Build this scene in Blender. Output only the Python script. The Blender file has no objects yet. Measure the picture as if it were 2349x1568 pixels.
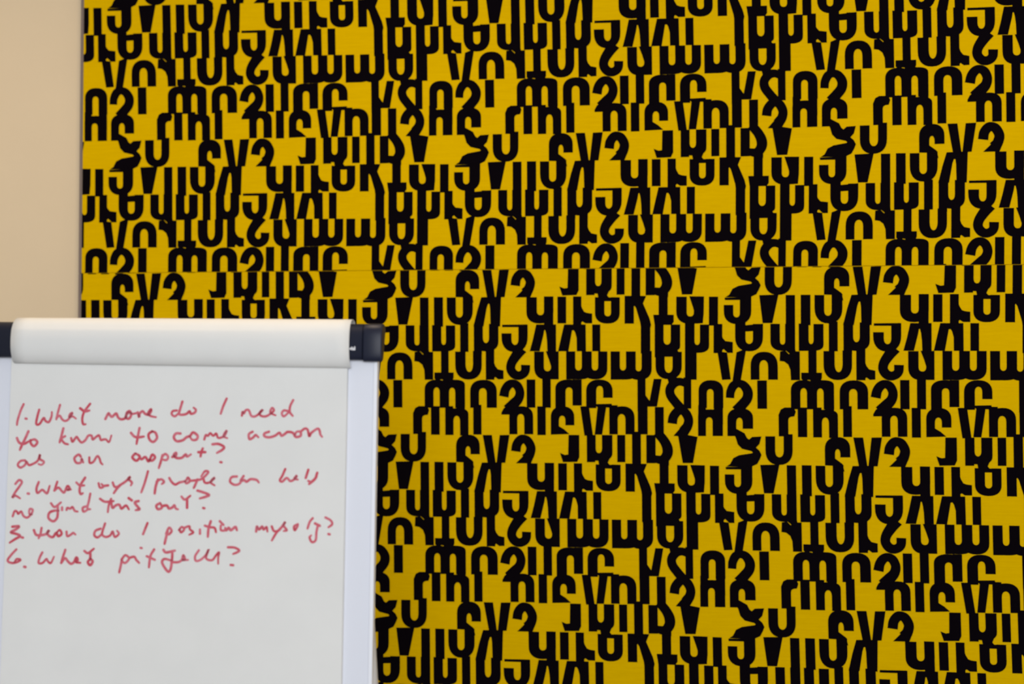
import bpy, math, random
from mathutils import Vector, Matrix

scene = bpy.context.scene
COL = scene.collection

# ------------------------------------------------------------------ camera
def rot(yaw, pitch, roll):
    return (Matrix.Rotation(yaw, 3, 'Z') @ Matrix.Rotation(pitch, 3, 'X') @ Matrix.Rotation(roll, 3, 'Y'))

R_CAM = rot(0.12594, 0.02827, -0.00077)          # columns: right, forward, up
cam_data = bpy.data.cameras.new('camera')
cam_data.sensor_width = 36.0
cam_data.lens = 50.0
cam_data.dof.use_dof = True
cam_data.dof.focus_distance = 2.90
cam_data.dof.aperture_fstop = 2.2
cam = bpy.data.objects.new('camera', cam_data)
COL.objects.link(cam)
M = Matrix((R_CAM.col[0], R_CAM.col[2], -R_CAM.col[1])).transposed().to_4x4()
M.translation = Vector((0.0, -3.4, 1.72))
cam.matrix_world = M
scene.camera = cam

# ------------------------------------------------------------------ world: soft daylight of the room
world = bpy.data.worlds.new('daylight')
scene.world = world
world.use_nodes = True
bg = world.node_tree.nodes['Background']
bg.inputs['Color'].default_value = (0.95, 0.97, 1.0, 1.0)
bg.inputs['Strength'].default_value = 0.46

# ------------------------------------------------------------------ lamps
def area(name, loc, target, size, power, color, size_y=None):
    d = bpy.data.lights.new(name, 'AREA')
    d.energy = power
    d.color = color
    d.shape = 'RECTANGLE' if size_y else 'DISK'
    d.size = size
    if size_y:
        d.size_y = size_y
    o = bpy.data.objects.new(name, d)
    o.location = loc
    o.rotation_euler = (Vector(target) - Vector(loc)).to_track_quat('-Z', 'Y').to_euler()
    COL.objects.link(o)
    return o

for lx, lp in ((-2.10, 9.0), (-0.72, 8.0), (0.66, 6.5), (2.04, 6.5)):
    area('ceiling_lamp', (lx, -0.98, 3.07), (lx, -0.93, 0), 0.34, lp, (1.0, 0.76, 0.50))
area('window_daylight', (0.9, -6.2, 2.3), (-0.2, 0.0, 1.1), 2.6, 160.0, (0.95, 0.975, 1.0), 1.5)

scene.view_settings.view_transform = 'Standard'
scene.view_settings.look = 'None'
scene.view_settings.gamma = 1.0
scene.view_settings.use_curve_mapping = False
scene.view_settings.exposure = 0.12

# ------------------------------------------------------------------ helpers
def mat(name, color, rough=0.6, spec=0.5):
    m = bpy.data.materials.new(name)
    m.use_nodes = True
    b = m.node_tree.nodes['Principled BSDF']
    b.inputs['Base Color'].default_value = (*color, 1.0)
    b.inputs['Roughness'].default_value = rough
    b.inputs['Specular IOR Level'].default_value = spec
    return m, m.node_tree, b

def noise(nt, scale_vec, scale, detail=4.0, rough=0.55):
    tc = nt.nodes.new('ShaderNodeTexCoord')
    mp = nt.nodes.new('ShaderNodeMapping')
    mp.inputs['Scale'].default_value = scale_vec
    n = nt.nodes.new('ShaderNodeTexNoise')
    n.inputs['Scale'].default_value = scale
    n.inputs['Detail'].default_value = detail
    n.inputs['Roughness'].default_value = rough
    nt.links.new(tc.outputs['Object'], mp.inputs['Vector'])
    nt.links.new(mp.outputs['Vector'], n.inputs['Vector'])
    return n

def ramp(nt, src, stops):
    r = nt.nodes.new('ShaderNodeValToRGB')
    e = r.color_ramp.elements
    e[0].position, e[0].color = stops[0][0], (*stops[0][1], 1)
    e[1].position, e[1].color = stops[-1][0], (*stops[-1][1], 1)
    for p, c in stops[1:-1]:
        x = e.new(p)
        x.color = (*c, 1)
    nt.links.new(src, r.inputs['Fac'])
    return r

def bump(nt, bsdf, src, strength, dist):
    b = nt.nodes.new('ShaderNodeBump')
    b.inputs['Strength'].default_value = strength
    b.inputs['Distance'].default_value = dist
    nt.links.new(src, b.inputs['Height'])
    nt.links.new(b.outputs['Normal'], bsdf.inputs['Normal'])

MAT = {}
m, nt, b = mat('beige_plaster', (0.70, 0.53, 0.355), 0.85, 0.25)
n = noise(nt, (1, 1, 1), 2.2, 3)
r = ramp(nt, n.outputs['Fac'], [(0.3, (0.610, 0.508, 0.365)), (0.7, (0.635, 0.530, 0.380))])
nt.links.new(r.outputs['Color'], b.inputs['Base Color'])
n2 = noise(nt, (1, 1, 1), 160, 2)
bump(nt, b, n2.outputs['Fac'], 0.12, 0.002)
MAT['plaster'] = m

m, nt, b = mat('yellow_weave', (0.66, 0.44, 0.0), 1.0, 0.0)
n = noise(nt, (5, 5, 90), 4.0, 5, 0.6)          # long horizontal threads
r = ramp(nt, n.outputs['Fac'], [(0.25, (0.570, 0.357, 0.0)), (0.5, (0.600, 0.380, 0.0)), (0.75, (0.630, 0.402, 0.0))])
nt.links.new(r.outputs['Color'], b.inputs['Base Color'])
w = noise(nt, (60, 60, 420), 3.0, 2)
bump(nt, b, w.outputs['Fac'], 0.35, 0.0015)
MAT['yellow'] = m

m, nt, b = mat('black_weave', (0.0032, 0.0022, 0.0036), 1.0, 0.0)
w = noise(nt, (60, 60, 420), 3.0, 2)
bump(nt, b, w.outputs['Fac'], 0.35, 0.0015)
MAT['black'] = m

m, nt, b = mat('flip_chart_paper', (0.80, 0.80, 0.785), 0.75, 0.2)
n = noise(nt, (1, 1, 1), 7.0, 3)
r = ramp(nt, n.outputs['Fac'], [(0.3, (0.705, 0.708, 0.700)), (0.7, (0.735, 0.738, 0.730))])
nt.links.new(r.outputs['Color'], b.inputs['Base Color'])
MAT['paper'] = m

m, nt, b = mat('red_marker_ink', (0.50, 0.045, 0.075), 0.6, 0.2)
n = noise(nt, (1, 1, 1), 55.0, 2)
r = ramp(nt, n.outputs['Fac'], [(0.35, (0.54, 0.070, 0.105)), (0.7, (0.62, 0.17, 0.22))])
nt.links.new(r.outputs['Color'], b.inputs['Base Color'])
MAT['ink'] = m

m, nt, b = mat('white_enamel', (0.69, 0.715, 0.80), 0.4, 0.5)
MAT['enamel'] = m
m, nt, b = mat('white_rim_lacquer', (0.76, 0.785, 0.86), 0.4, 0.5)
MAT['rim'] = m
m, nt, b = mat('anthracite_plastic', (0.011, 0.014, 0.031), 0.42, 0.25)
n = noise(nt, (1, 1, 1), 240, 2)
bump(nt, b, n.outputs['Fac'], 0.08, 0.0005)
MAT['plastic'] = m
m, nt, b = mat('white_print', (0.75, 0.75, 0.78), 0.5, 0.3)
MAT['print'] = m
m, nt, b = mat('grey_lacquered_tube', (0.42, 0.42, 0.43), 0.4, 0.5)
MAT['tube'] = m
m, nt, b = mat('taupe_strip', (0.17, 0.135, 0.125), 0.7, 0.3)
MAT['dark_strip'] = m
m, nt, b = mat('black_rubber', (0.015, 0.015, 0.016), 0.8, 0.3)
MAT['rubber'] = m
m, nt, b = mat('carpet', (0.20, 0.185, 0.17), 0.95, 0.1)
n = noise(nt, (1, 1, 1), 120, 4)
r = ramp(nt, n.outputs['Fac'], [(0.3, (0.15, 0.14, 0.13)), (0.7, (0.26, 0.24, 0.22))])
nt.links.new(r.outputs['Color'], b.inputs['Base Color'])
bump(nt, b, n.outputs['Fac'], 0.5, 0.004)
MAT['carpet'] = m
m, nt, b = mat('white_ceiling_paint', (0.78, 0.76, 0.72), 0.9, 0.2)
MAT['ceiling'] = m

def link(name, verts, faces, material, parent=None, smooth=False):
    me = bpy.data.meshes.new(name)
    me.from_pydata([tuple(v) for v in verts], [], faces)
    me.validate()
    if smooth:
        for p in me.polygons:
            p.use_smooth = True
    me.materials.append(MAT[material])
    me.update()
    o = bpy.data.objects.new(name, me)
    COL.objects.link(o)
    if parent is not None:
        o.parent = parent
    return o

def empty(name, M4):
    o = bpy.data.objects.new(name, None)
    COL.objects.link(o)
    o.matrix_world = M4
    o.empty_display_size = 0.1
    return o

def tag(o, label=None, category=None, group=None, kind=None):
    if label: o['label'] = label
    if category: o['category'] = category
    if group: o['group'] = group
    if kind: o['kind'] = kind
    return o

def bevel(o, w, seg=3):
    md = o.modifiers.new('bevel', 'BEVEL')
    md.width = w
    md.segments = seg
    md.limit_method = 'ANGLE'
    md.angle_limit = math.radians(35)
    return o

def box(name, x0, x1, y0, y1, z0, z1, material, parent=None, bev=0.0):
    v = [(x0, y0, z0), (x1, y0, z0), (x1, y1, z0), (x0, y1, z0), (x0, y0, z1), (x1, y0, z1), (x1, y1, z1), (x0, y1, z1)]
    f = [(3, 2, 1, 0), (4, 5, 6, 7), (0, 1, 5, 4), (1, 2, 6, 5), (2, 3, 7, 6), (3, 0, 4, 7)]
    o = link(name, v, f, material, parent)
    if bev:
        bevel(o, bev)
    return o

def smooth_path(pts, n=5):
    p = [tuple(q) for q in pts]
    if len(p) < 3:
        return p
    k = len(p[0])
    e = [tuple(2 * p[0][i] - p[1][i] for i in range(k))] + p + [tuple(2 * p[-1][i] - p[-2][i] for i in range(k))]
    out = []
    for s in range(len(p) - 1):
        a, b_, c, d = e[s:s + 4]
        for j in range(n):
            t = j / n
            out.append(tuple(.5 * (2 * b_[i] + (c[i] - a[i]) * t + (2 * a[i] - 5 * b_[i] + 4 * c[i] - d[i]) * t * t
                                   + (-a[i] + 3 * b_[i] - 3 * c[i] + d[i]) * t ** 3) for i in range(k)))
    out.append(p[-1])
    return out

def extrude_profile(name, prof, x0, x1, material, parent=None, bev=0.0):
    """closed (y, z) profile swept along local x, with end faces"""
    n = len(prof)
    v = [(x0, y, z) for y, z in prof] + [(x1, y, z) for y, z in prof]
    f = [(i, (i + 1) % n, n + (i + 1) % n, n + i) for i in range(n)]
    f += [tuple(range(n))[::-1], tuple(range(n, 2 * n))]
    o = link(name, v, f, material, parent)
    for p in o.data.polygons[:n]:
        p.use_smooth = True
    if bev:
        bevel(o, bev, 2)
    return o

def tube(name, a, b_, r, material, parent=None, seg=20):
    a, b_ = Vector(a), Vector(b_)
    d = (b_ - a).normalized()
    u = d.orthogonal().normalized()
    w_ = d.cross(u)
    v, f = [], []
    for c in (a, b_):
        for k in range(seg):
            t = 2 * math.pi * k / seg
            v.append(c + r * (math.cos(t) * u + math.sin(t) * w_))
    for k in range(seg):
        f.append((k, (k + 1) % seg, seg + (k + 1) % seg, seg + k))
    f += [tuple(range(seg))[::-1], tuple(range(seg, 2 * seg))]
    o = link(name, v, f, material, parent)
    for p in o.data.polygons[:seg]:
        p.use_smooth = True
    return o

# ------------------------------------------------------------------ room shell
tag(box('wall_back', -4.0, 4.0, 0.028, 0.20, 0.0, 3.12, 'plaster'), 'plain beige plaster wall behind the yellow fabric panels', kind='structure')
tag(box('floor', -4.0, 4.0, -7.0, 0.20, -0.10, 0.0, 'carpet'), 'grey brown carpet floor', kind='structure')
tag(box('ceiling', -4.0, 4.0, -7.0, 0.20, 3.12, 3.24, 'ceiling'), 'white painted ceiling', kind='structure')

# ------------------------------------------------------------------ fabric wall panels with woven lettering
# one repeat of the pattern: polygons in 0.1 mm, origin at the foot of the lone upright bar
TILE = [[-52,2650,395,2664,253,1984,27,1985],
[558,2650,775,2649,778,1335,562,1335],
[904,2654,1130,2652,1131,1929,906,1930],
[1221,2646,1221,2352,1228,2249,1248,2169,1282,2100,1328,2045,1386,2004,1455,1979,1543,1971,1631,1978,1700,2003,1757,2043,1803,2098,1836,2166,1856,2246,1862,2348,1862,2672,1613,2674,1613,2265,1607,2217,1588,2182,1562,2161,1530,2153,1498,2161,1472,2183,1453,2218,1446,2266,1445,2644],
[2066,2645,2551,2656,2525,1929,2290,1930,2280,2367,2264,2480,2233,2480,2200,2383,2120,1931,1872,1932,1967,2320],
[3160,2638,3161,2279,3168,2202,3189,2141,3224,2089,3272,2048,3330,2018,3400,2000,3488,1994,3577,2000,3646,2017,3704,2046,3752,2087,3787,2138,3808,2199,3815,2275,3815,2643,3585,2645,3585,2292,3578,2253,3560,2224,3534,2206,3500,2200,3467,2206,3440,2225,3423,2254,3416,2293,3416,2637],
[3585,2654,3811,2653,3811,1890,3585,1891],
[3910,2646,4121,2645,4121,1997,3910,1998],
[4285,2650,4486,2648,4485,1887,4285,1888],
[4452,2521,4503,2364,4554,2275,4619,2249,4743,2233,4743,1994,4580,1995,4513,2041,4441,1990],
[4808,2627,4808,2251,4814,2180,4833,2123,4865,2075,4908,2037,4962,2010,5025,1993,5105,1987,5185,1992,5248,2008,5302,2035,5345,2073,5377,2120,5396,2177,5402,2248,5403,2623,5190,2625,5190,2248,5184,2213,5168,2187,5144,2171,5113,2165,5082,2171,5058,2188,5042,2213,5036,2249,5036,2626],
[4830,2622,5381,2619,5381,2525,4830,2528],
[5515,2654,5737,2653,5736,1984,5514,1985],
[5673,2659,6027,2648,5953,2469,6105,2112,6143,1957,6116,1843,5906,1844,5885,2010,5785,2359,5752,2409,5678,2367],
[6320,2691,6537,2690,6535,2138,6319,2139],
[6191,2196,6677,2194,6677,2022,6626,1949,6226,1951],
[6735,2627,6734,2272,6740,2191,6761,2127,6795,2073,6842,2030,6900,1999,6969,1979,7056,1973,7144,1979,7213,1997,7271,2028,7318,2071,7352,2124,7373,2188,7380,2268,7381,2623,7148,2624,7147,2241,7140,2202,7123,2174,7097,2156,7064,2150,7031,2156,7006,2175,6989,2203,6982,2242,6983,2625],
[7041,2635,7387,2628,7380,2189,7141,2191,7150,2284,7121,2390],
[7155,2251,7382,2249,7359,1987,7165,1977],
[7501,2622,7716,2620,7713,1929,7499,1930],
[7865,2594,8463,2609,8463,2536,7875,2537],
[7847,2422,7847,2277,7853,2192,7874,2124,7907,2067,7954,2021,8011,1988,8080,1968,8167,1961,8254,1967,8322,1986,8380,2019,8426,2065,8460,2121,8481,2188,8488,2273,8489,2630,8222,2632,8220,2217,8214,2178,8198,2150,8174,2132,8145,2126,8115,2132,8092,2150,8076,2178,8070,2217,8070,2421],
[8110,2024,8109,1668,8115,1573,8136,1498,8169,1434,8216,1383,8275,1346,8344,1323,8433,1316,8522,1323,8591,1345,8650,1382,8697,1433,8731,1496,8752,1571,8759,1666,8760,1966,8524,1967,8523,1602,8516,1556,8497,1522,8471,1501,8437,1494,8404,1501,8378,1522,8360,1556,8353,1603,8354,2023],
[8248,1929,8760,1972,8760,1807,8297,1783],
[204,1970,205,1555,211,1493,230,1443,262,1402,304,1369,355,1345,415,1331,492,1326,569,1330,629,1344,680,1368,722,1401,753,1442,771,1492,777,1553,776,1967,545,1968,546,1560,541,1524,528,1497,509,1482,487,1477,465,1482,446,1498,433,1524,427,1561,426,1969],
[858,1973,859,1477,865,1429,883,1394,913,1368,951,1348,998,1335,1056,1327,1144,1325,1233,1327,1291,1335,1338,1348,1376,1367,1405,1393,1423,1428,1429,1476,1428,1961,1197,1962,1198,1579,1193,1538,1180,1509,1163,1492,1143,1487,1124,1492,1106,1509,1093,1538,1088,1579,1087,1972],
[858,1973,1074,1972,1075,1325,860,1325],
[1547,2017,1752,2016,1753,1314,1548,1314],
[1881,1996,1882,1569,1888,1503,1908,1449,1941,1404,1985,1369,2039,1343,2103,1328,2184,1323,2265,1327,2329,1343,2382,1368,2426,1403,2459,1448,2478,1501,2485,1568,2484,1994,2252,1995,2252,1659,2246,1603,2229,1561,2205,1537,2179,1529,2152,1537,2129,1561,2111,1603,2105,1659,2104,1995],
[1881,1978,2080,1977,2081,1257,1882,1257],
[2574,1972,3176,1977,3176,1910,2574,1913],
[2556,1764,2556,1686,2562,1584,2582,1504,2616,1436,2662,1381,2719,1341,2788,1316,2875,1308,2963,1316,3031,1340,3089,1380,3134,1435,3167,1502,3187,1582,3194,1684,3194,1972,2966,1973,2966,1612,2960,1556,2941,1515,2915,1490,2884,1482,2853,1490,2827,1515,2808,1556,2801,1612,2801,1763],
[3397,1975,3877,1973,3877,1325,3666,1325,3656,1573,3638,1740,3615,1835,3593,1835,3574,1720,3478,1326,3240,1327,3318,1618],
[4070,1972,4588,1970,4594,1323,4373,1324,4369,1644,4333,1779,4301,1830,4262,1825,4173,1324,3923,1325,4013,1728],
[4742,1969,4937,1968,4936,1323,4742,1323],
[5898,2053,6124,2052,6123,1269,5896,1269],
[6227,2033,6225,1445,6232,1402,6252,1372,6283,1350,6323,1334,6372,1323,6433,1316,6527,1314,6620,1316,6681,1322,6730,1333,6770,1349,6801,1371,6822,1401,6828,1444,6829,1960,6604,1961,6603,1590,6596,1543,6578,1509,6552,1487,6520,1480,6487,1488,6461,1509,6443,1543,6437,1590,6438,2032],
[6227,2033,6438,2032,6436,1175,6225,1176],
[6939,2030,7154,2029,7150,648,6935,648],
[6939,2002,6937,1468,6943,1409,6960,1368,6988,1336,7027,1311,7074,1295,7133,1285,7221,1281,7310,1284,7368,1294,7416,1311,7454,1335,7483,1367,7500,1408,7506,1467,7507,1957,7289,1958,7288,1562,7282,1522,7268,1494,7249,1477,7225,1471,7202,1477,7183,1494,7169,1522,7164,1562,7165,2001],
[7609,1971,7814,1970,7811,1275,7606,1275],
[7779,1743,7829,1628,7884,1563,8058,1539,8057,1280,7938,1280,7845,1369,7768,1312],
[7695,1318,7924,1290,8007,650,7803,639],
[8142,1297,8370,1384,8238,616,8040,572],
[-255,645,-256,964,-250,1057,-230,1130,-198,1191,-152,1241,-95,1278,-28,1300,59,1307,145,1299,213,1277,270,1240,315,1191,348,1129,368,1056,375,964,376,645,150,645,149,958,141,1022,119,1069,87,1098,50,1108,12,1098,-19,1070,-41,1022,-49,958,-48,645],
[428,1315,553,1332,632,1250,699,1317,883,1316,885,636,676,636,663,879,614,1003,527,1072,417,1089],
[502,1375,773,1387,801,1264,674,1239,590,1311],
[1076,1386,1266,1385,1268,749,1077,749],
[913,814,1388,814,1388,691,1338,561,1120,560,1120,638,1060,644,1024,558,913,667],
[1424,1323,1425,999,1432,902,1452,826,1487,761,1534,709,1593,671,1663,647,1752,640,1841,648,1911,671,1970,709,2016,761,2050,826,2071,902,2077,999,2077,1337,1859,1337,1860,1012,1852,933,1831,873,1802,837,1771,826,1739,837,1710,873,1689,933,1681,1012,1681,1322],
[2171,1402,2381,1402,2381,637,2172,636],
[2346,1142,2408,967,2467,892,2605,862,2605,653,2477,646,2402,703,2340,635],
[2928,1484,2896,1433,2877,1402,2857,1369,2836,1335,2815,1300,2793,1264,2769,1225,2744,1184,2720,1140,2700,1096,2685,1054,2675,1012,2668,970,2666,926,2671,882,2683,837,2702,796,2724,759,2750,726,2779,697,2814,672,2851,654,2888,641,2926,634,2965,631,3005,634,3042,643,3077,656,3108,671,3137,689,3164,710,3187,735,3207,763,3222,792,3235,824,3243,861,3247,895,3248,925,3248,949,3251,994,3028,1001,3028,952,3029,926,3029,904,3029,891,3028,884,3026,877,3023,871,3020,866,3017,863,3013,859,3005,854,2993,849,2982,844,2973,842,2968,842,2961,843,2951,846,2941,851,2933,856,2926,862,2918,871,2907,884,2898,898,2892,911,2890,921,2889,931,2890,946,2893,963,2899,984,2909,1006,2922,1030,2942,1059,2967,1091,2993,1125,3019,1157,3043,1185,3067,1211,3092,1237,3118,1263,3160,1308],
[3346,1319,3346,942,3352,861,3371,796,3402,742,3444,698,3497,666,3560,647,3640,641,3720,647,3782,667,3835,698,3877,742,3908,796,3927,860,3933,941,3933,1318,3750,1318,3750,937,3744,897,3726,869,3700,850,3666,844,3632,851,3606,869,3589,897,3582,937,3582,1319],
[3627,1328,3939,1323,3938,647,3750,647,3754,954,3704,1119],
[4116,1323,4116,835,4121,775,4140,734,4170,701,4211,677,4261,660,4323,650,4417,647,4511,650,4573,660,4623,677,4664,701,4694,734,4712,775,4718,835,4718,1322,4490,1323,4490,955,4483,915,4467,887,4443,869,4413,863,4382,869,4358,887,4342,915,4335,955,4336,1323],
[4509,1322,4508,909,4515,838,4534,782,4566,734,4609,696,4663,669,4726,653,4806,647,4886,653,4949,669,5003,696,5046,734,5078,782,5097,838,5103,909,5104,1321,4882,1322,4881,954,4875,915,4859,886,4836,869,4806,862,4777,869,4753,887,4737,915,4731,954,4731,1322],
[4116,1323,4326,1323,4326,647,4116,647],
[5179,1321,5179,773,5185,730,5205,699,5236,677,5275,661,5324,650,5385,644,5478,642,5570,644,5631,651,5679,661,5719,677,5750,700,5770,730,5776,773,5777,1320,5545,1320,5544,954,5538,914,5523,886,5500,868,5472,862,5444,868,5422,886,5406,915,5401,954,5401,1321],
[5560,1320,5559,914,5565,839,5584,779,5616,728,5659,688,5713,658,5776,640,5857,635,5938,641,6001,658,6055,688,6098,728,6130,779,6149,839,6155,914,6156,1329,5915,1329,5914,935,5908,896,5893,867,5870,850,5843,844,5815,850,5792,867,5777,896,5771,935,5772,1320],
[5179,1321,5397,1321,5396,642,5179,642],
[6244,1347,6243,970,6249,884,6269,817,6301,760,6346,714,6402,680,6468,660,6553,654,6637,660,6703,680,6759,714,6804,760,6837,817,6857,884,6863,969,6864,1309,6645,1309,6644,953,6636,891,6616,844,6586,816,6551,807,6516,816,6487,844,6467,891,6459,953,6460,1346],
[6390,1277,6843,1276,6843,1189,6390,1189],
[6471,1374,6745,1383,6826,1235,6421,1233],
[6937,1336,7213,1336,7211,643,6935,643],
[7250,-28,7251,375,7257,445,7276,501,7308,548,7350,586,7402,613,7464,629,7542,635,7620,629,7681,613,7733,586,7775,549,7806,502,7825,446,7830,376,7829,-26,7600,-27,7602,331,7596,370,7579,398,7555,415,7525,422,7494,415,7470,397,7454,369,7447,330,7446,-27],
[8083,207,8087,255,8089,283,8090,304,8093,322,8097,338,8105,358,8116,383,8128,405,8139,423,8147,433,8154,442,8161,449,8169,456,8177,460,8184,461,8194,461,8206,457,8217,452,8227,445,8235,437,8246,422,8260,400,8272,376,8281,354,8285,338,8286,323,8286,305,8284,285,8279,266,8273,250,8265,235,8251,216,8230,192,8203,164,8177,135,8152,108,8128,83,8103,58,8077,32,8035,-9,8238,-189,8273,-142,8295,-113,8317,-84,8340,-54,8362,-24,8383,3,8409,32,8437,66,8466,107,8490,154,8506,202,8516,249,8520,298,8518,347,8508,398,8489,446,8463,490,8434,529,8402,564,8368,594,8329,617,8288,633,8249,642,8212,646,8176,646,8140,643,8103,636,8066,624,8029,604,7995,577,7967,542,7946,504,7929,466,7916,430,7904,393,7896,356,7893,320,7892,290,7891,264,7889,219],
[-105,630,120,630,122,-40,-102,-41],
[671,-48,670,393,676,460,696,514,728,558,771,594,825,620,888,635,969,640,1049,635,1113,620,1166,594,1210,559,1242,514,1262,461,1268,394,1269,-46,1041,-47,1040,339,1034,387,1017,422,993,443,965,450,938,443,914,422,898,387,891,338,892,-47],
[1060,-47,1059,508,1065,551,1085,582,1116,604,1157,621,1206,632,1267,638,1361,641,1455,638,1516,632,1565,621,1605,605,1637,582,1657,551,1663,508,1664,-45,1423,-46,1422,332,1416,380,1399,415,1376,436,1348,443,1320,436,1297,415,1280,380,1274,332,1275,-46],
[1789,-44,1788,353,1795,430,1816,491,1851,543,1898,584,1956,613,2025,631,2113,637,2201,631,2270,614,2329,584,2376,543,2411,492,2432,431,2439,355,2439,-42,2192,-43,2191,322,2184,369,2164,404,2135,425,2099,433,2062,425,2033,403,2013,369,2006,321,2006,-44],
[2721,206,2730,258,2734,290,2738,316,2742,337,2747,353,2755,370,2765,388,2776,404,2787,418,2797,429,2806,438,2814,446,2821,451,2821,451,2821,451,2823,450,2832,446,2842,440,2850,433,2855,426,2863,414,2874,394,2883,371,2890,349,2892,332,2891,316,2887,296,2880,276,2871,256,2861,239,2849,225,2832,209,2808,189,2781,166,2753,141,2727,117,2703,94,2677,71,2650,46,2608,7,2783,-182,2825,-144,2852,-120,2880,-95,2908,-69,2935,-42,2959,-16,2985,12,3013,45,3041,83,3065,125,3083,168,3096,211,3105,256,3109,302,3107,349,3099,396,3085,441,3067,484,3046,524,3018,561,2983,593,2945,616,2906,632,2868,642,2830,647,2789,646,2750,639,2714,626,2682,609,2653,589,2626,564,2601,536,2579,505,2560,473,2542,438,2528,400,2517,363,2510,330,2504,300,2492,251],
[3161,645,3373,645,3373,-36,3162,-37],
[3540,716,3745,717,3745,-35,3540,-35],
[3853,-100,3853,420,3860,482,3882,531,3916,572,3963,604,4019,627,4086,641,4171,646,4256,641,4323,628,4380,605,4426,573,4460,532,4482,483,4488,421,4488,20,4265,19,4265,362,4259,401,4242,430,4216,448,4183,454,4151,448,4125,430,4108,401,4101,362,4101,-99],
[4275,646,4488,646,4488,23,4274,23],
[4592,-42,4592,365,4599,441,4619,502,4653,553,4699,593,4756,623,4824,640,4909,646,4995,640,5062,623,5119,594,5165,553,5198,502,5219,442,5225,366,5225,207,4998,207,4998,382,4991,429,4974,464,4948,485,4917,492,4885,485,4860,464,4842,429,4835,382,4835,-41],
[4777,57,5202,68,5202,10,4777,1],
[5814,810,6007,810,6006,-102,5813,-103],
[6200,662,6389,662,6275,1,5937,0,5938,287,6007,270,6098,140,6098,140],
[6904,699,7083,699,7081,-43,6902,-44],
[7033,614,6987,635,6959,649,6926,665,6887,679,6844,689,6803,692,6762,692,6719,686,6675,673,6632,652,6594,623,6559,590,6529,551,6502,509,6482,462,6471,413,6468,365,6472,319,6482,274,6497,229,6520,185,6546,143,6574,106,6602,72,6627,38,6654,4,6681,-31,6709,-66,6736,-99,6776,-149,6949,-2,6906,46,6877,79,6849,110,6822,141,6797,173,6770,206,6745,239,6723,268,6707,293,6696,314,6690,334,6686,353,6684,370,6685,384,6687,395,6693,409,6704,427,6719,447,6736,465,6749,477,6759,484,6773,491,6789,496,6807,500,6824,501,6839,499,6858,493,6883,483,6914,469,6963,449],
[6513,717,6746,717,6722,528,6559,528],
[7233,-691,7235,-209,7241,-161,7260,-127,7290,-101,7328,-83,7377,-70,7436,-62,7526,-59,7616,-62,7675,-69,7723,-81,7762,-100,7791,-125,7810,-159,7816,-206,7814,-687,7573,-689,7574,-339,7568,-300,7552,-272,7528,-254,7498,-248,7468,-255,7444,-273,7428,-301,7421,-340,7420,-690],
[7606,29,7820,30,7819,-416,7605,-417],
[7241,37,7423,38,7421,-417,7240,-418],
[7919,-687,7920,-269,7927,-204,7947,-151,7979,-108,8023,-73,8077,-48,8140,-33,8220,-28,8301,-32,8364,-47,8417,-72,8460,-106,8492,-149,8512,-201,8518,-266,8517,-513,8273,-514,8274,-361,8268,-315,8252,-280,8229,-260,8201,-253,8174,-260,8150,-281,8134,-315,8128,-362,8126,-686],
[7919,-503,8108,-502,8299,-607,8394,-765,8145,-782,8091,-686,7919,-687],
[385,-685,383,-178,436,-54,524,-6,735,-5,783,-104,748,-216,671,-225,625,-252,609,-298,610,-684],
[824,-5,1040,-5,1041,-700,826,-701],
[1176,-705,1175,-207,1181,-158,1199,-124,1228,-97,1267,-78,1314,-65,1372,-57,1461,-54,1549,-56,1607,-64,1655,-77,1693,-96,1722,-122,1741,-156,1746,-205,1747,-715,1539,-716,1538,-368,1531,-312,1513,-271,1488,-246,1458,-238,1429,-246,1403,-271,1385,-312,1379,-368,1379,-704],
[1175,-4,1374,-4,1375,-704,1176,-705],
[1446,68,1660,69,1660,-180,1446,-181],
[1861,32,2063,32,2064,-689,1862,-690],
[2738,-678,2737,-244,2743,-178,2762,-125,2793,-81,2836,-45,2888,-19,2949,-4,3027,1,3105,-4,3167,-19,3219,-44,3261,-79,3292,-123,3311,-176,3317,-242,3317,-675,3100,-676,3100,-298,3093,-250,3075,-216,3049,-194,3017,-187,2985,-195,2959,-216,2941,-251,2934,-298,2935,-677],
[2548,-155,2600,-58,2757,77,2890,-11,2936,-175,2760,-204,2548,-205],
[3416,-1,3621,-1,3621,-692,3416,-693],
[3741,-673,3741,-263,3747,-192,3765,-136,3795,-88,3836,-50,3887,-22,3948,-5,4024,0,4101,-5,4161,-21,4212,-49,4253,-87,4283,-134,4301,-190,4307,-261,4307,-454,4091,-455,4091,-335,4085,-287,4068,-253,4044,-232,4015,-225,3986,-232,3962,-253,3945,-288,3938,-335,3938,-672],
[3741,-445,3924,-467,4064,-553,4187,-664,3741,-680],
[4449,1,4659,6,4751,-699,4547,-700],
[4870,49,5080,50,4969,-673,4790,-674],
[4794,43,5201,51,5230,-29,4863,-21],
[5140,-665,5140,-272,5147,-197,5166,-137,5198,-86,5242,-45,5297,-16,5361,2,5442,8,5524,3,5588,-15,5642,-44,5686,-84,5718,-135,5737,-195,5743,-270,5742,-662,5523,-663,5524,-307,5517,-252,5497,-212,5468,-187,5434,-179,5399,-187,5371,-212,5351,-253,5343,-307,5343,-664],
[5141,31,5340,32,5339,-664,5140,-665],
[5817,80,6052,80,6051,-660,5816,-661],
[6222,-8,6433,-7,6431,-717,6221,-718],
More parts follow.
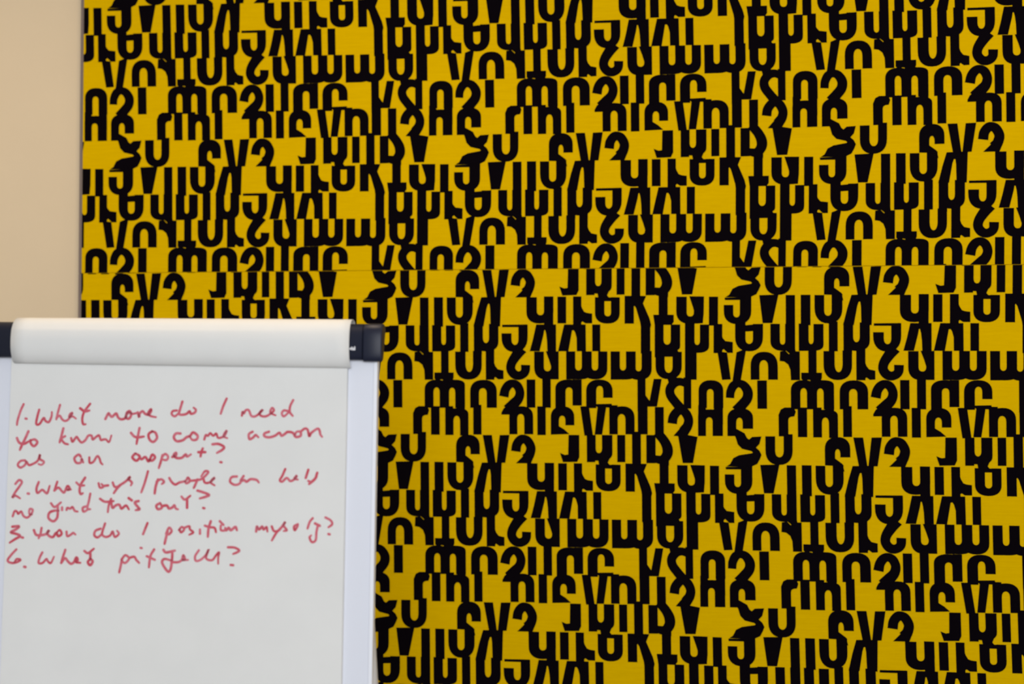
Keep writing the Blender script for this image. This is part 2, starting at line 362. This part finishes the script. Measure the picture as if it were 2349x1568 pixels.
[6741,-414,6747,-364,6750,-335,6752,-313,6755,-297,6758,-286,6766,-270,6777,-251,6791,-232,6804,-215,6814,-204,6823,-195,6830,-188,6833,-185,6833,-185,6833,-185,6833,-185,6838,-189,6846,-196,6854,-204,6861,-213,6871,-228,6883,-250,6895,-274,6903,-297,6907,-314,6908,-328,6906,-344,6901,-363,6894,-383,6887,-400,6879,-412,6868,-426,6851,-444,6831,-467,6796,-508,7004,-656,7029,-613,7044,-589,7062,-560,7081,-525,7097,-487,7108,-449,7117,-411,7123,-370,7124,-326,7120,-280,7109,-234,7094,-191,7075,-149,7053,-110,7027,-75,6995,-44,6960,-21,6924,-4,6887,6,6850,13,6812,14,6773,8,6737,-3,6704,-20,6673,-41,6645,-67,6619,-97,6595,-129,6573,-163,6554,-201,6540,-241,6532,-279,6528,-311,6525,-338,6518,-384],
[6656,-689,6819,-501,7009,-447,7044,-566,6970,-715],
[6755,-635,6979,-664,7223,-709,7110,-1330,6869,-1332],
[8097,-679,8226,-591,8316,-614,8372,-727,8419,-764,8494,-702,8707,-691,8660,-868,8580,-954,8657,-1023,8706,-1122,8666,-1224,8604,-1337,8449,-1411,7887,-1402,7976,-1342,8049,-1204,8185,-1134,8488,-1084,8502,-1064,8472,-1037,8254,-984,8156,-881],
[8797,-685,8796,-1010,8802,-1104,8822,-1178,8854,-1241,8900,-1291,8956,-1327,9024,-1349,9110,-1356,9196,-1348,9263,-1325,9320,-1288,9365,-1237,9398,-1174,9418,-1100,9425,-1005,9427,-632,9218,-633,9216,-1030,9208,-1092,9186,-1138,9156,-1166,9118,-1176,9081,-1166,9051,-1139,9030,-1093,9022,-1032,9024,-684],
[1439,-1356,1438,-977,1444,-901,1462,-840,1493,-788,1535,-747,1588,-717,1650,-698,1729,-692,1807,-697,1869,-715,1922,-745,1964,-786,1995,-837,2013,-897,2019,-973,2019,-1164,1791,-1165,1791,-1084,1785,-1035,1771,-1000,1752,-979,1731,-973,1710,-980,1691,-1000,1677,-1036,1672,-1084,1672,-1354],
[1439,-1151,1659,-1182,1749,-1250,1841,-1320,1881,-1493,1620,-1495,1620,-1363,1439,-1355],
[2090,-699,2314,-698,2406,-1386,2212,-1387],
[2504,-698,2742,-692,2636,-1364,2424,-1377],
[3007,-1103,3013,-1051,3016,-1021,3019,-996,3022,-978,3025,-966,3031,-952,3042,-935,3053,-918,3065,-904,3073,-895,3077,-890,3076,-890,3075,-891,3075,-891,3076,-896,3084,-898,3090,-902,3094,-905,3098,-910,3109,-926,3123,-949,3135,-974,3143,-996,3146,-1010,3145,-1022,3140,-1042,3132,-1068,3122,-1093,3112,-1112,3108,-1119,3104,-1122,3094,-1130,3076,-1145,3042,-1178,3241,-1348,3264,-1314,3275,-1300,3293,-1278,3314,-1246,3331,-1209,3343,-1174,3355,-1135,3366,-1090,3373,-1039,3371,-984,3359,-931,3340,-884,3318,-841,3294,-802,3267,-767,3233,-736,3196,-714,3160,-699,3128,-691,3098,-686,3068,-683,3033,-684,2996,-692,2961,-707,2930,-728,2903,-753,2877,-781,2854,-812,2833,-846,2814,-884,2800,-925,2793,-963,2788,-997,2785,-1025,2777,-1073],
[2894,-1373,3046,-1224,3147,-1102,3353,-1146,3260,-1373],
[4166,-684,4422,-683,4422,-1214,4368,-1327,4028,-1336,3958,-1117,4074,-1163,4153,-1152],
[4601,-682,4600,-1094,4606,-1159,4624,-1204,4655,-1239,4696,-1266,4747,-1284,4811,-1294,4906,-1297,5002,-1293,5065,-1281,5117,-1263,5158,-1235,5188,-1200,5207,-1155,5212,-1090,5213,-679,4963,-680,4963,-1004,4957,-1051,4940,-1086,4917,-1107,4889,-1114,4861,-1107,4838,-1087,4821,-1052,4815,-1005,4815,-681],
[4601,-682,4801,-681,4800,-1329,4600,-1331],
[4857,-1217,5177,-1165,5101,-1339,5144,-1393,4892,-1403],
[5325,-678,5517,-677,5516,-1324,5324,-1325],
[5677,-597,5888,-596,5887,-1386,5676,-1387],
[6015,-674,6235,-673,6233,-1342,6013,-1344],
[6192,-677,6235,-731,6266,-769,6295,-804,6320,-837,6339,-868,6355,-899,6369,-929,6379,-958,6386,-984,6390,-1008,6393,-1030,6395,-1050,6394,-1068,6392,-1081,6390,-1093,6383,-1108,6373,-1127,6362,-1144,6352,-1156,6350,-1160,6349,-1161,6329,-1162,6294,-1160,6251,-1156,6190,-1153,6159,-1306,6213,-1324,6252,-1340,6297,-1356,6352,-1367,6415,-1364,6475,-1341,6522,-1307,6560,-1269,6589,-1229,6613,-1187,6630,-1141,6640,-1093,6643,-1045,6640,-1000,6632,-955,6619,-910,6601,-867,6579,-825,6555,-785,6529,-745,6499,-704,6466,-664,6433,-626,6402,-589,6358,-538],
[6321,-1184,6546,-1182,6546,-1389,6321,-1391]]
INK = [[[-2724,-812,-2773,-923,-2821,-1091,-2831,-1175],[-2684,-1061,-2660,-1066],[-2441,-906,-2470,-1023,-2486,-1152,-2426,-1152,-2356,-1048,-2321,-1099,-2261,-1117,-2217,-1020,-2213,-943],[-2071,-819,-2106,-954,-2129,-1071],[-2127,-1045,-2072,-1006,-2023,-1070,-1969,-1095,-1910,-1062,-1847,-958,-1887,-978,-1898,-1030,-1839,-1016,-1778,-1054],[-1535,-794,-1630,-924,-1666,-1040,-1649,-1143,-1603,-1149],[-1711,-873,-1630,-924,-1544,-910],[-1255,-1055,-1205,-958,-1178,-983,-1138,-1015,-1067,-956,-1032,-1020,-978,-1056,-900,-1032,-876,-942,-824,-915,-802,-992,-846,-1047,-894,-1012,-850,-941,-770,-960,-691,-940],[-685,-933,-656,-1016,-651,-959,-600,-913,-553,-957,-493,-970,-449,-911,-456,-879,-500,-950,-453,-995,-360,-1013],[6,-894,-66,-907,-82,-959,-24,-994,46,-932],[100,-739,64,-868,47,-951,100,-967,178,-950,229,-904,256,-949,321,-929,340,-878,299,-842],[877,-680,821,-809,779,-943],[1151,-971,1163,-901,1183,-933,1221,-875,1273,-881,1314,-970,1379,-982,1456,-930,1513,-865,1462,-917,1483,-968,1561,-980,1638,-941,1708,-876,1675,-832,1644,-902,1690,-940,1742,-959],[1961,-886,1883,-874,1848,-926,1885,-974,1962,-912],[2041,-694,1992,-797,1987,-899,2041,-968]],
[[-2621,-1283,-2676,-1413,-2726,-1516,-2763,-1607],[-2823,-1401,-2781,-1478,-2700,-1503,-2608,-1457],[-2582,-1437,-2567,-1495,-2512,-1540,-2455,-1474,-2503,-1423,-2569,-1437],[-1998,-1224,-2027,-1353,-2056,-1470],[-1961,-1359,-2025,-1405,-1970,-1481,-1903,-1500],[-1854,-1390,-1825,-1454,-1761,-1370,-1720,-1414,-1666,-1465,-1601,-1426,-1550,-1348,-1491,-1347,-1469,-1411,-1417,-1372,-1359,-1339,-1324,-1416,-1278,-1409,-1231,-1408,-1177,-1453,-1138,-1337],[-644,-1202,-667,-1337,-689,-1479],[-793,-1288,-732,-1351,-653,-1363,-561,-1349],[-419,-1258,-481,-1310,-461,-1399,-394,-1439,-331,-1372,-359,-1283,-419,-1258],[82,-1290,4,-1291,-34,-1356,20,-1422,124,-1405,189,-1353,253,-1327,304,-1268,384,-1325,366,-1389,294,-1396,247,-1340],[503,-1388,527,-1311,567,-1323,605,-1278,658,-1322,709,-1283,737,-1347,776,-1356,854,-1320,893,-1230,853,-1281,841,-1333,907,-1360],[1346,-1244,1282,-1289,1297,-1372,1362,-1339,1400,-1300,1450,-1338],[1632,-1240,1555,-1273,1556,-1318,1634,-1338,1737,-1309,1814,-1257,1854,-1308,1918,-1269,1956,-1241,2047,-1255,2100,-1324,2184,-1304,2176,-1234,2111,-1241,2089,-1292],[2176,-1241,2252,-1182,2304,-1201,2335,-1309,2370,-1251,2472,-1180,2511,-1211,2525,-1275,2558,-1319]],
[[-2664,-1786,-2743,-1800,-2791,-1865,-2739,-1913,-2661,-1863,-2643,-1805,-2594,-1865,-2528,-1849,-2437,-1790,-2399,-1680,-2401,-1757,-2324,-1808,-2366,-1860,-2422,-1847],[-1671,-1709,-1712,-1674,-1783,-1736,-1747,-1815,-1668,-1812,-1654,-1747,-1622,-1811],[-1519,-1720,-1509,-1812,-1444,-1796,-1381,-1699,-1340,-1731,-1312,-1807,-1278,-1839],[-710,-1646,-755,-1710,-681,-1767,-624,-1696,-697,-1643],[-630,-1709,-589,-1740,-525,-1701,-464,-1777,-408,-1661,-354,-1705,-405,-1763,-458,-1745],[-224,-1665,-248,-1768,-283,-1889],[-236,-1704,-179,-1645,-125,-1689,-150,-1747,-222,-1742],[-51,-1695,14,-1662,12,-1621,-26,-1662,28,-1710,119,-1705,183,-1647,210,-1685,275,-1646],[481,-1541,457,-1605,446,-1682],[404,-1606,528,-1604],[649,-1469,753,-1461,852,-1511,821,-1562,731,-1615],[795,-1771,818,-1775]],
[[-2822,-2196,-2758,-2129,-2707,-2163,-2754,-2247,-2818,-2338,-2867,-2431,-2815,-2399,-2727,-2445],[-2596,-2358,-2572,-2362],[-2405,-2158,-2441,-2268,-2419,-2347,-2341,-2292,-2287,-2330,-2244,-2345,-2208,-2220],[-2074,-2147,-2122,-2302],[-2122,-2302,-2051,-2249,-1983,-2313,-1942,-2327,-1893,-2219,-1849,-2259,-1891,-2288,-1825,-2278],[-1581,-2070,-1656,-2193,-1673,-2295,-1651,-2353,-1612,-2339],[-1736,-2155,-1669,-2206,-1590,-2204],[-1340,-2162,-1311,-2239,-1253,-2223,-1287,-2174],[-1260,-2210,-1168,-2198],[-1090,-2146,-1049,-2222,-970,-2208],[-945,-2182,-1008,-2247,-1065,-2331],[-970,-2196,-867,-2130,-778,-2046,-816,-2081,-751,-2141,-767,-2193],[-472,-1946,-525,-2151,-580,-2311],[-291,-2084,-327,-2199,-343,-2327],[-316,-2122,-239,-2080,-183,-2120,-223,-2162],[-93,-2055,-52,-2119,14,-2166,92,-2129,195,-2102,233,-2044,271,-2101,210,-2143,180,-2103],[261,-2101,378,-2087,481,-2060,589,-1950,530,-1932,467,-2022],[404,-2074,367,-2164,342,-2221],[507,-2060,535,-2126,613,-2122,705,-2042,664,-2070,639,-2124,706,-2171],[1092,-2013,1001,-2027,975,-2104,1056,-2156,1147,-2127,1211,-1997],[1209,-2005,1159,-2089,1223,-2075,1263,-2100,1327,-2058,1391,-2058,1444,-2072,1477,-2112],[1931,-1875,1882,-1990,1842,-2066,1884,-2089,1960,-2027,2026,-2079,2103,-2037,2134,-1984,2090,-2038,2154,-2052],[2331,-1882,2289,-2022],[2487,-1931,2451,-2033,2349,-2125],[2335,-2072,2387,-2084,2476,-2007]],
[[-2850,-2755,-2819,-2669,-2779,-2671,-2751,-2711,-2700,-2670,-2657,-2746,-2590,-2773,-2526,-2718,-2495,-2641,-2549,-2626,-2555,-2706,-2506,-2718],[-2174,-2520,-2106,-2583,-1996,-2502],[-2054,-2557,-2047,-2685,-2060,-2775,-2124,-2829,-2208,-2777,-2198,-2687,-2117,-2648,-2031,-2644],[-1974,-2588,-1972,-2633],[-1893,-2631,-1881,-2595,-1828,-2607,-1789,-2579,-1747,-2642,-1694,-2656],[-1539,-2562,-1606,-2591,-1589,-2655,-1524,-2626],[-1480,-2344,-1502,-2472,-1524,-2600,-1471,-2612],[-1306,-2430,-1212,-2480,-1061,-2465],[-1108,-2428,-1145,-2530,-1160,-2658],[-1106,-2491,-1077,-2583,-1026,-2541,-961,-2527,-919,-2593,-842,-2538,-788,-2604],[-800,-2410,-740,-2450],[-621,-2458,-689,-2485,-631,-2561,-602,-2598,-669,-2615],[-241,-2488,-307,-2530,-277,-2591,-210,-2567,-227,-2503],[-213,-2541,-122,-2527,-81,-2578,-5,-2551],[-27,-2558,11,-2519,38,-2576,78,-2590],[131,-2371,191,-2421,287,-2353],[230,-2407,234,-2560],[408,-2265,500,-2289,612,-2332,567,-2364,451,-2398],[515,-2559,539,-2564]],
[[-2850,-2935,-2731,-2926,-2782,-2978,-2873,-3031,-2779,-3055,-2705,-3092,-2789,-3145,-2887,-3210],[-2676,-3115,-2652,-3119],[-2463,-2986,-2421,-3064,-2341,-3073,-2236,-3046,-2192,-2981,-2224,-3033,-2182,-3086,-2116,-3098,-2065,-3028,-2024,-3083,-1966,-3041,-2001,-2976,-2052,-3017],[-2326,-2945,-2342,-3048,-2373,-3125],[-1881,-3002,-1865,-3081,-1800,-3051,-1762,-3023,-1719,-3050],[-1277,-2941,-1368,-2980,-1385,-3057,-1325,-3092,-1248,-3029],[-1201,-2850,-1237,-2965,-1247,-3045,-1180,-3082,-1103,-3052,-1063,-2985,-1023,-3079,-952,-3024,-987,-2971],[-453,-2832,-526,-3023],[-96,-2972,-120,-3074,-143,-3182],[-122,-3010,-72,-2905,-25,-2958,-69,-3025],[113,-2930,141,-2983,194,-2929,151,-2889,98,-2943],[191,-2904,281,-2874,296,-2927,355,-2977,285,-3019],[471,-2927,473,-3000],[656,-2782,620,-2909,611,-3049],[554,-2859,633,-2884,724,-2895,752,-2970],[812,-2779,879,-2841],[833,-2855,838,-2931,913,-2932,908,-2889],[933,-2932,973,-2888,1010,-2930,1087,-2873,1117,-2929],[1451,-2946,1462,-2857,1502,-2910,1552,-2856,1579,-2908,1630,-2867,1647,-2943],[1720,-2853,1761,-2931,1851,-2914,1953,-2771,1926,-2837,1982,-2912,1928,-2928],[1876,-2876,1800,-2965,1726,-3093],[2171,-2808,2107,-2847,2121,-2912,2174,-2833],[2426,-2703,2376,-2766,2339,-2881],[2466,-2790,2551,-2829],[2518,-2815,2495,-2941,2485,-3073,2421,-3108,2379,-3031,2406,-2993],[2644,-2686,2735,-2735,2764,-2798,2699,-2852],[2702,-2966,2725,-2971]],
[[-2763,-3323,-2859,-3427,-2912,-3518,-2841,-3557,-2749,-3543,-2682,-3501,-2751,-3489,-2789,-3544],[-2613,-3618,-2589,-3623],[-2298,-3366,-2342,-3456,-2358,-3548,-2286,-3545,-2222,-3477,-2194,-3517,-2141,-3544,-2089,-3436],[-1891,-3314,-1933,-3449,-1956,-3545],[-1956,-3538,-1893,-3458,-1838,-3511,-1784,-3551,-1732,-3522,-1693,-3442,-1665,-3482,-1693,-3523,-1616,-3532],[-1554,-3327,-1487,-3364,-1385,-3286],[-1448,-3351,-1445,-3453,-1485,-3517,-1441,-3570,-1401,-3503,-1445,-3453],[-881,-3443,-903,-3570,-926,-3684],[-893,-3468,-830,-3388,-760,-3440,-826,-3520,-893,-3481],[-763,-3434,-672,-3411,-632,-3463,-578,-3516],[-564,-3257,-541,-3261],[-323,-3280,-385,-3395,-406,-3586],[-450,-3397,-305,-3457],[-160,-3284,-113,-3327,43,-3293],[-2,-3325,-5,-3452,-27,-3617,-78,-3646,-176,-3506,-136,-3439,-5,-3467],[-15,-3490,102,-3488,166,-3449,190,-3370,221,-3435,173,-3451,277,-3447],[461,-3279,399,-3381,414,-3459,491,-3443,580,-3365,632,-3261,593,-3378,608,-3431,699,-3442,762,-3362,815,-3308,802,-3399,804,-3503],[966,-3220,1082,-3224,1164,-3267,1136,-3299,1059,-3332],[1021,-3519,1068,-3523]]]


def clip(poly, axis, lim, keep_above):
    out = []
    for i in range(len(poly)):
        a, b_ = poly[i - 1], poly[i]
        ia = (a[axis] >= lim) == keep_above
        ib = (b_[axis] >= lim) == keep_above
        if ia != ib:
            t = (lim - a[axis]) / (b_[axis] - a[axis])
            out.append((a[0] + t * (b_[0] - a[0]), a[1] + t * (b_[1] - a[1])))
        if ib:
            out.append(b_)
    return out

def uneven(c, U, V):
    # the cloth is stretched a little unevenly by hand: a few millimetres across the panel
    U = min(max(U, -1.3), 2.3)
    V = min(max(V, -2.0), 2.4)
    return sum(k_ * t for k_, t in zip(c, (1.0, U, V, U * U, U * V, V * V, U * V * V)))

def fabric_panel(x0, x1, z0, z1, ox, oz, sx, sz, cx_, cz_, label, text_label):
    root = empty('fabric_panel', Matrix.Translation(((x0 + x1) / 2, 0.028, z0)))
    inv = root.matrix_world.inverted()
    cx, cz = (x0 + x1) / 2, z0
    tag(root, label, 'fabric panel', 'yellow lettered fabric panels on the wall')
    # stretched cloth over a board, soft edges
    box('cloth', x0 - cx, x1 - cx, -0.028, -0.0005, 0.0, z1 - z0, 'yellow', root, 0.0007)
    box('edge_strip', x0 - cx - 0.0110, x0 - cx - 0.0004, -0.022, -0.0005, 0.0, z1 - z0, 'dark_strip', root, 0.0015)  # narrow dark taupe strip along the left edge of the panel
    verts, faces = [], []
    e = 0.0004
    for i in range(-4, 5):
        for j in range(-8, 9):
            for k, poly in enumerate(TILE):
                pts = []
                for q in range(0, len(poly), 2):
                    U, V = poly[q] * 1e-4 / 0.87225 + i, j - poly[q + 1] * 1e-4 / 0.40084
                    pts.append((ox + U * sx + uneven(cx_, U, V), oz - V * sz + uneven(cz_, U, V)))
                xs = [p[0] for p in pts]; zs = [p[1] for p in pts]
                if max(xs) < x0 or min(xs) > x1 or max(zs) < z0 or min(zs) > z1:
                    continue
                for ax, lim, up in ((0, x0 + e, True), (0, x1 - e, False), (1, z0 + e, True), (1, z1 - e, False)):
                    if pts:
                        pts = clip(pts, ax, lim, up)
                if len(pts) < 3:
                    continue
                y = -0.0282 - 0.000004 * k
                base = len(verts)
                verts += [(p[0] - cx, y, p[1] - cz) for p in pts]
                ar = sum(pts[q - 1][0] * pts[q][1] - pts[q][0] * pts[q - 1][1] for q in range(len(pts)))
                idx = list(range(base, base + len(pts)))
                faces.append(tuple(idx if ar > 0 else idx[::-1]))
    t = link('lettering', verts, faces, 'black', root)
    t['label'] = text_label
    return root

SEAM = 1.9925
fabric_panel(-1.520, 1.75, SEAM + 0.0003, 3.02, -1.36239, 1.9887, 0.8745, 0.40246,
             [0.00067, 0.00552, -0.00038, -0.00399, -0.00284, -0.00378, 0.0],
             [0.00234, -0.00552, 0.00365, 0.00275, 0.00094, 0.00366, -0.0],
             'yellow fabric panel with black letters, the one above the seam reaching the top',
             'black condensed letters woven in tight rows')
fabric_panel(-1.520, 1.75, 0.16, SEAM - 0.0003, -0.71018, 1.66191, 0.87225, 0.40084,
             [-0.00083, -0.00036, 0.00252, 0.00188, -0.00114, 0.00015, 0.00222],
             [0.00072, -0.00014, 0.00188, -0.00051, -0.00121, -0.0013, -0.00019],
             'yellow fabric panel with black letters, below the seam and behind the flip chart',
             'black condensed letters woven in tight rows')

# ------------------------------------------------------------------ flip chart easel
R_B = rot(0.05, -0.03596, 0.00810)
M_B = R_B.to_4x4()
M_B.translation = Vector((-0.88329, -1.02624, 1.76002))     # foot of the clamp, in the plane of the paper
easel = empty('flip_chart_easel', M_B)
tag(easel, 'white flip chart easel with dark grey clamp bar standing before the yellow fabric', 'flip chart')

HW_ = 0.3476
board = box('board', -HW_ + 0.0066, HW_ - 0.0066, 0.0075, 0.020, -0.955, 0.045, 'enamel', easel, 0.001)
for s in (-1, 1):
    xa, xb = sorted((s * (HW_ - 0.0070), s * HW_))
    box('edge_rail', xa, xb, 0.0050, 0.024, -0.96, 0.05, 'rim', board, 0.0012)
box('edge_rail', -HW_ + 0.0075, HW_ - 0.0075, 0.001, 0.024, -0.9625, -0.955, 'rim', board, 0.002)

prof = smooth_path([(0.007, 0.0030), (-0.004, 0.0), (-0.0095, 0.0030), (-0.0120, 0.012), (-0.0128, 0.030), (-0.0118, 0.046),
                    (-0.0085, 0.0550), (-0.0010, 0.0615), (0.012, 0.0630), (0.024, 0.058), (0.024, 0.05)], 4)
clamp = extrude_profile('clamp_bar', prof, -0.3235, 0.3235, 'plastic', easel)
def scaled(pr, s, dz):
    return [(y * s + 0.0005, (z - 0.031) * s + 0.031 + dz) for y, z in pr]
for s in (-1, 1):
    xa, xb = sorted((s * 0.3240, s * 0.3575))
    extrude_profile('end_cap', scaled(prof, 1.05, -0.001), xa, xb, 'plastic', clamp, 0.0025)
# small white print on the clamp, mostly hidden by the paper
v, f = [], []
def strip(x0_, x1_, z0_, z1_):
    n_ = len(v)
    v.extend([(x0_, -0.01345, z0_), (x1_, -0.01345, z0_), (x1_, -0.01355, z1_), (x0_, -0.01355, z1_)])
    f.append((n_, n_ + 1, n_ + 2, n_ + 3))
strip(0.3020, 0.3050, 0.0175, 0.0205); strip(0.3050, 0.3064, 0.0165, 0.0225); strip(0.3068, 0.3084, 0.0165, 0.0215)
strip(0.3084, 0.3100, 0.0165, 0.0195); strip(0.3100, 0.3120, 0.0165, 0.0230)
tag(link('printed_mark', v, f, 'print', clamp), 'small white printed mark on the clamp')

# pen tray
tray = smooth_path([(-0.055, -0.958), (-0.060, -0.966), (-0.056, -0.975), (-0.02, -0.978), (0.020, -0.975)], 3)
tray = tray + [(y, z - 0.002) for y, z in tray[::-1]]
extrude_profile('pen_tray', tray, -0.31, 0.31, 'plastic', easel)

inv_b = M_B.inverted()
def floor_point(local_x, dy):
    w_ = M_B @ Vector((local_x, 0.0, -1.76))
    return inv_b @ Vector((w_.x, M_B.translation.y + dy, 0.0))
box('leg_bracket', -0.345, 0.345, 0.026, 0.046, -0.02, 0.02, 'tube', easel, 0.003)
box('leg_bracket', -0.10, 0.10, 0.026, 0.060, -0.16, -0.10, 'tube', easel, 0.003)
for a, fx, dy in (((-0.297, 0.040, 0.010), -0.436, -0.03), ((0.297, 0.040, 0.010), 0.436, -0.03), ((0.0, 0.045, -0.13), 0.0, 0.72)):
    g = floor_point(fx, dy)
    a = Vector(a)
    d = (g - a).normalized()
    leg = tube('leg', a, g - d * 0.030, 0.0125, 'tube', easel)
    tube('rubber_foot', g - d * 0.055, g - d * 0.006, 0.0165, 'rubber', leg)

# ------------------------------------------------------------------ paper pad
pad = empty('paper_pad', M_B)
tag(pad, 'white paper pad on the easel with red handwritten questions', 'paper pad')
HP = 0.297
def sheet_y(x, z):
    d = max(0.0, -z)
    return (-0.0030 - 0.0035 * min(1.0, d / 0.8) - 0.0016 * math.sin(4.2 * x + 1.0) * min(1, d * 2.2) * math.sin(5.1 * d + 0.6)
            - 0.0012 * math.exp(-((d - 0.50 - 0.12 * x) / 0.035) ** 2) * (0.5 - x))
box('sheet_stack', -HP, HP, -0.0016, 0.0073, -0.836, 0.030, 'paper', pad)
nx, nz = 36, 70
v = []
for j in range(nz + 1):
    z = 0.02 - (0.02 + 0.838) * j / nz
    for i in range(nx + 1):
        x = -HP + 2 * HP * i / nx
        v.append((x, sheet_y(x, z), z))
f = [(j * (nx + 1) + i, (j + 1) * (nx + 1) + i, (j + 1) * (nx + 1) + i + 1, j * (nx + 1) + i + 1) for j in range(nz) for i in range(nx)]
sheet = link('written_sheet', v, f, 'paper', pad, True)

# used sheets thrown over the clamp: up round its front, over the top and down the back
fp = smooth_path([(-0.0042, -0.0092), (-0.0075, -0.0088), (-0.0120, -0.0068), (-0.0168, -0.0022), (-0.0212, 0.0050), (-0.0243, 0.0150), (-0.0256, 0.027), (-0.0250, 0.039),
                  (-0.0222, 0.051), (-0.0150, 0.0615), (-0.0040, 0.0678), (0.012, 0.0690), (0.030, 0.0610), (0.042, 0.030),
                  (0.050, -0.10), (0.054, -0.35), (0.058, -0.70)], 5)
nx = 24
v = []
for y, z in fp:
    for i in range(nx + 1):
        u = i / nx
        x = -HP + 0.0075 + (2 * HP - 0.001) * u
        front = 1.0 if y < 0 and z < 0.05 else 0.0
        v.append((x, y - front * 0.0008 * math.sin(3.0 * u + 0.5), z - (0.004 * u * max(0.0, 1 - max(0, z + 0.012) / 0.05) if y < 0.02 else 0)))
n = len(fp)
f = [(j * (nx + 1) + i, j * (nx + 1) + i + 1, (j + 1) * (nx + 1) + i + 1, (j + 1) * (nx + 1) + i) for j in range(n - 1) for i in range(nx)]
fl = link('flipped_sheets', v, f, 'paper', pad, True)
md = fl.modifiers.new('thickness', 'SOLIDIFY')
md.thickness = 0.0011
md.offset = 1.0

# red marker handwriting, one part per written word: (how many strokes, what it says)
WORDS = [[(2, '1.'), (5, 'What'), (2, 'more'), (2, 'do'), (1, 'I'), (3, 'need')],
         [(3, 'to'), (3, 'know'), (3, 'to'), (2, 'come'), (3, 'across')],
         [(1, 'as'), (2, 'an'), (9, 'expert?')],
         [(2, '2.'), (5, 'What'), (5, 'orgs'), (1, '/'), (6, 'people'), (2, 'can'), (4, 'help')],
         [(1, 'me'), (6, 'find'), (5, 'this'), (7, 'out?')],
         [(2, '3.'), (3, 'How'), (2, 'do'), (1, 'I'), (10, 'position'), (9, 'myself?')],
         [(2, '4.'), (5, 'What'), (12, 'pitfalls?')]]
ORDINAL = ['first', 'second', 'third', 'fourth', 'fifth', 'sixth', 'seventh']
JOBS = []
for li, line in enumerate(INK):
    q0 = 0
    for cnt, text in WORDS[li]:
        JOBS.append((line[q0:q0 + cnt], 'red handwriting reading %s in the %s line' % (text, ORDINAL[li])))
        q0 += cnt
rnd = random.Random(4)
layer = 0
for strokes, text_label in JOBS:
    v, f = [], []
    for s in strokes:
        layer += 1
        pts = [(s[q] * 1e-4, s[q + 1] * 1e-4) for q in range(0, len(s), 2)]
        path = smooth_path(pts, 6)
        if len(path) == 2:
            path = [tuple(path[0][c] + (path[1][c] - path[0][c]) * t / 4 for c in (0, 1)) for t in range(5)]
        half = 0.00225 * rnd.uniform(0.92, 1.08)
        rows = []
        m_ = len(path)
        for q in range(m_):
            a, c = path[max(0, q - 1)], path[min(m_ - 1, q + 1)]
            dx, dz = c[0] - a[0], c[1] - a[1]
            ln = math.hypot(dx, dz) or 1.0
            rows.append((path[q], (dx / ln, dz / ln), half * (1.0 if q < m_ * 0.8 else 1.0 - 0.25 * (q - m_ * 0.8) / (m_ * 0.2))))
        ribbon = []
        p0, t0, h0 = rows[0]
        for sft, sc in ((-0.9, 0.42), (-0.5, 0.86)):
            ribbon.append(((p0[0] + t0[0] * h0 * sft, p0[1] + t0[1] * h0 * sft), t0, h0 * sc))
        ribbon += rows
        p1, t1, h1 = rows[-1]
        for sft, sc in ((0.5, 0.86), (0.9, 0.42)):
            ribbon.append(((p1[0] + t1[0] * h1 * sft, p1[1] + t1[1] * h1 * sft), t1, h1 * sc))
        base = len(v)
        lift = 0.00025 + 0.00001 * (layer % 9)
        for (x, z), (tx, tz), h in ribbon:
            for sg in (1, -1):
                xx, zz = x - tz * h * sg, z + tx * h * sg
                v.append((xx, sheet_y(xx, zz) - lift, zz))
        for q in range(len(ribbon) - 1):
            f.append((base + 2 * q, base + 2 * q + 1, base + 2 * q + 3, base + 2 * q + 2))
    o = link('handwritten_word', v, f, 'ink', sheet)
    o['label'] = text_label
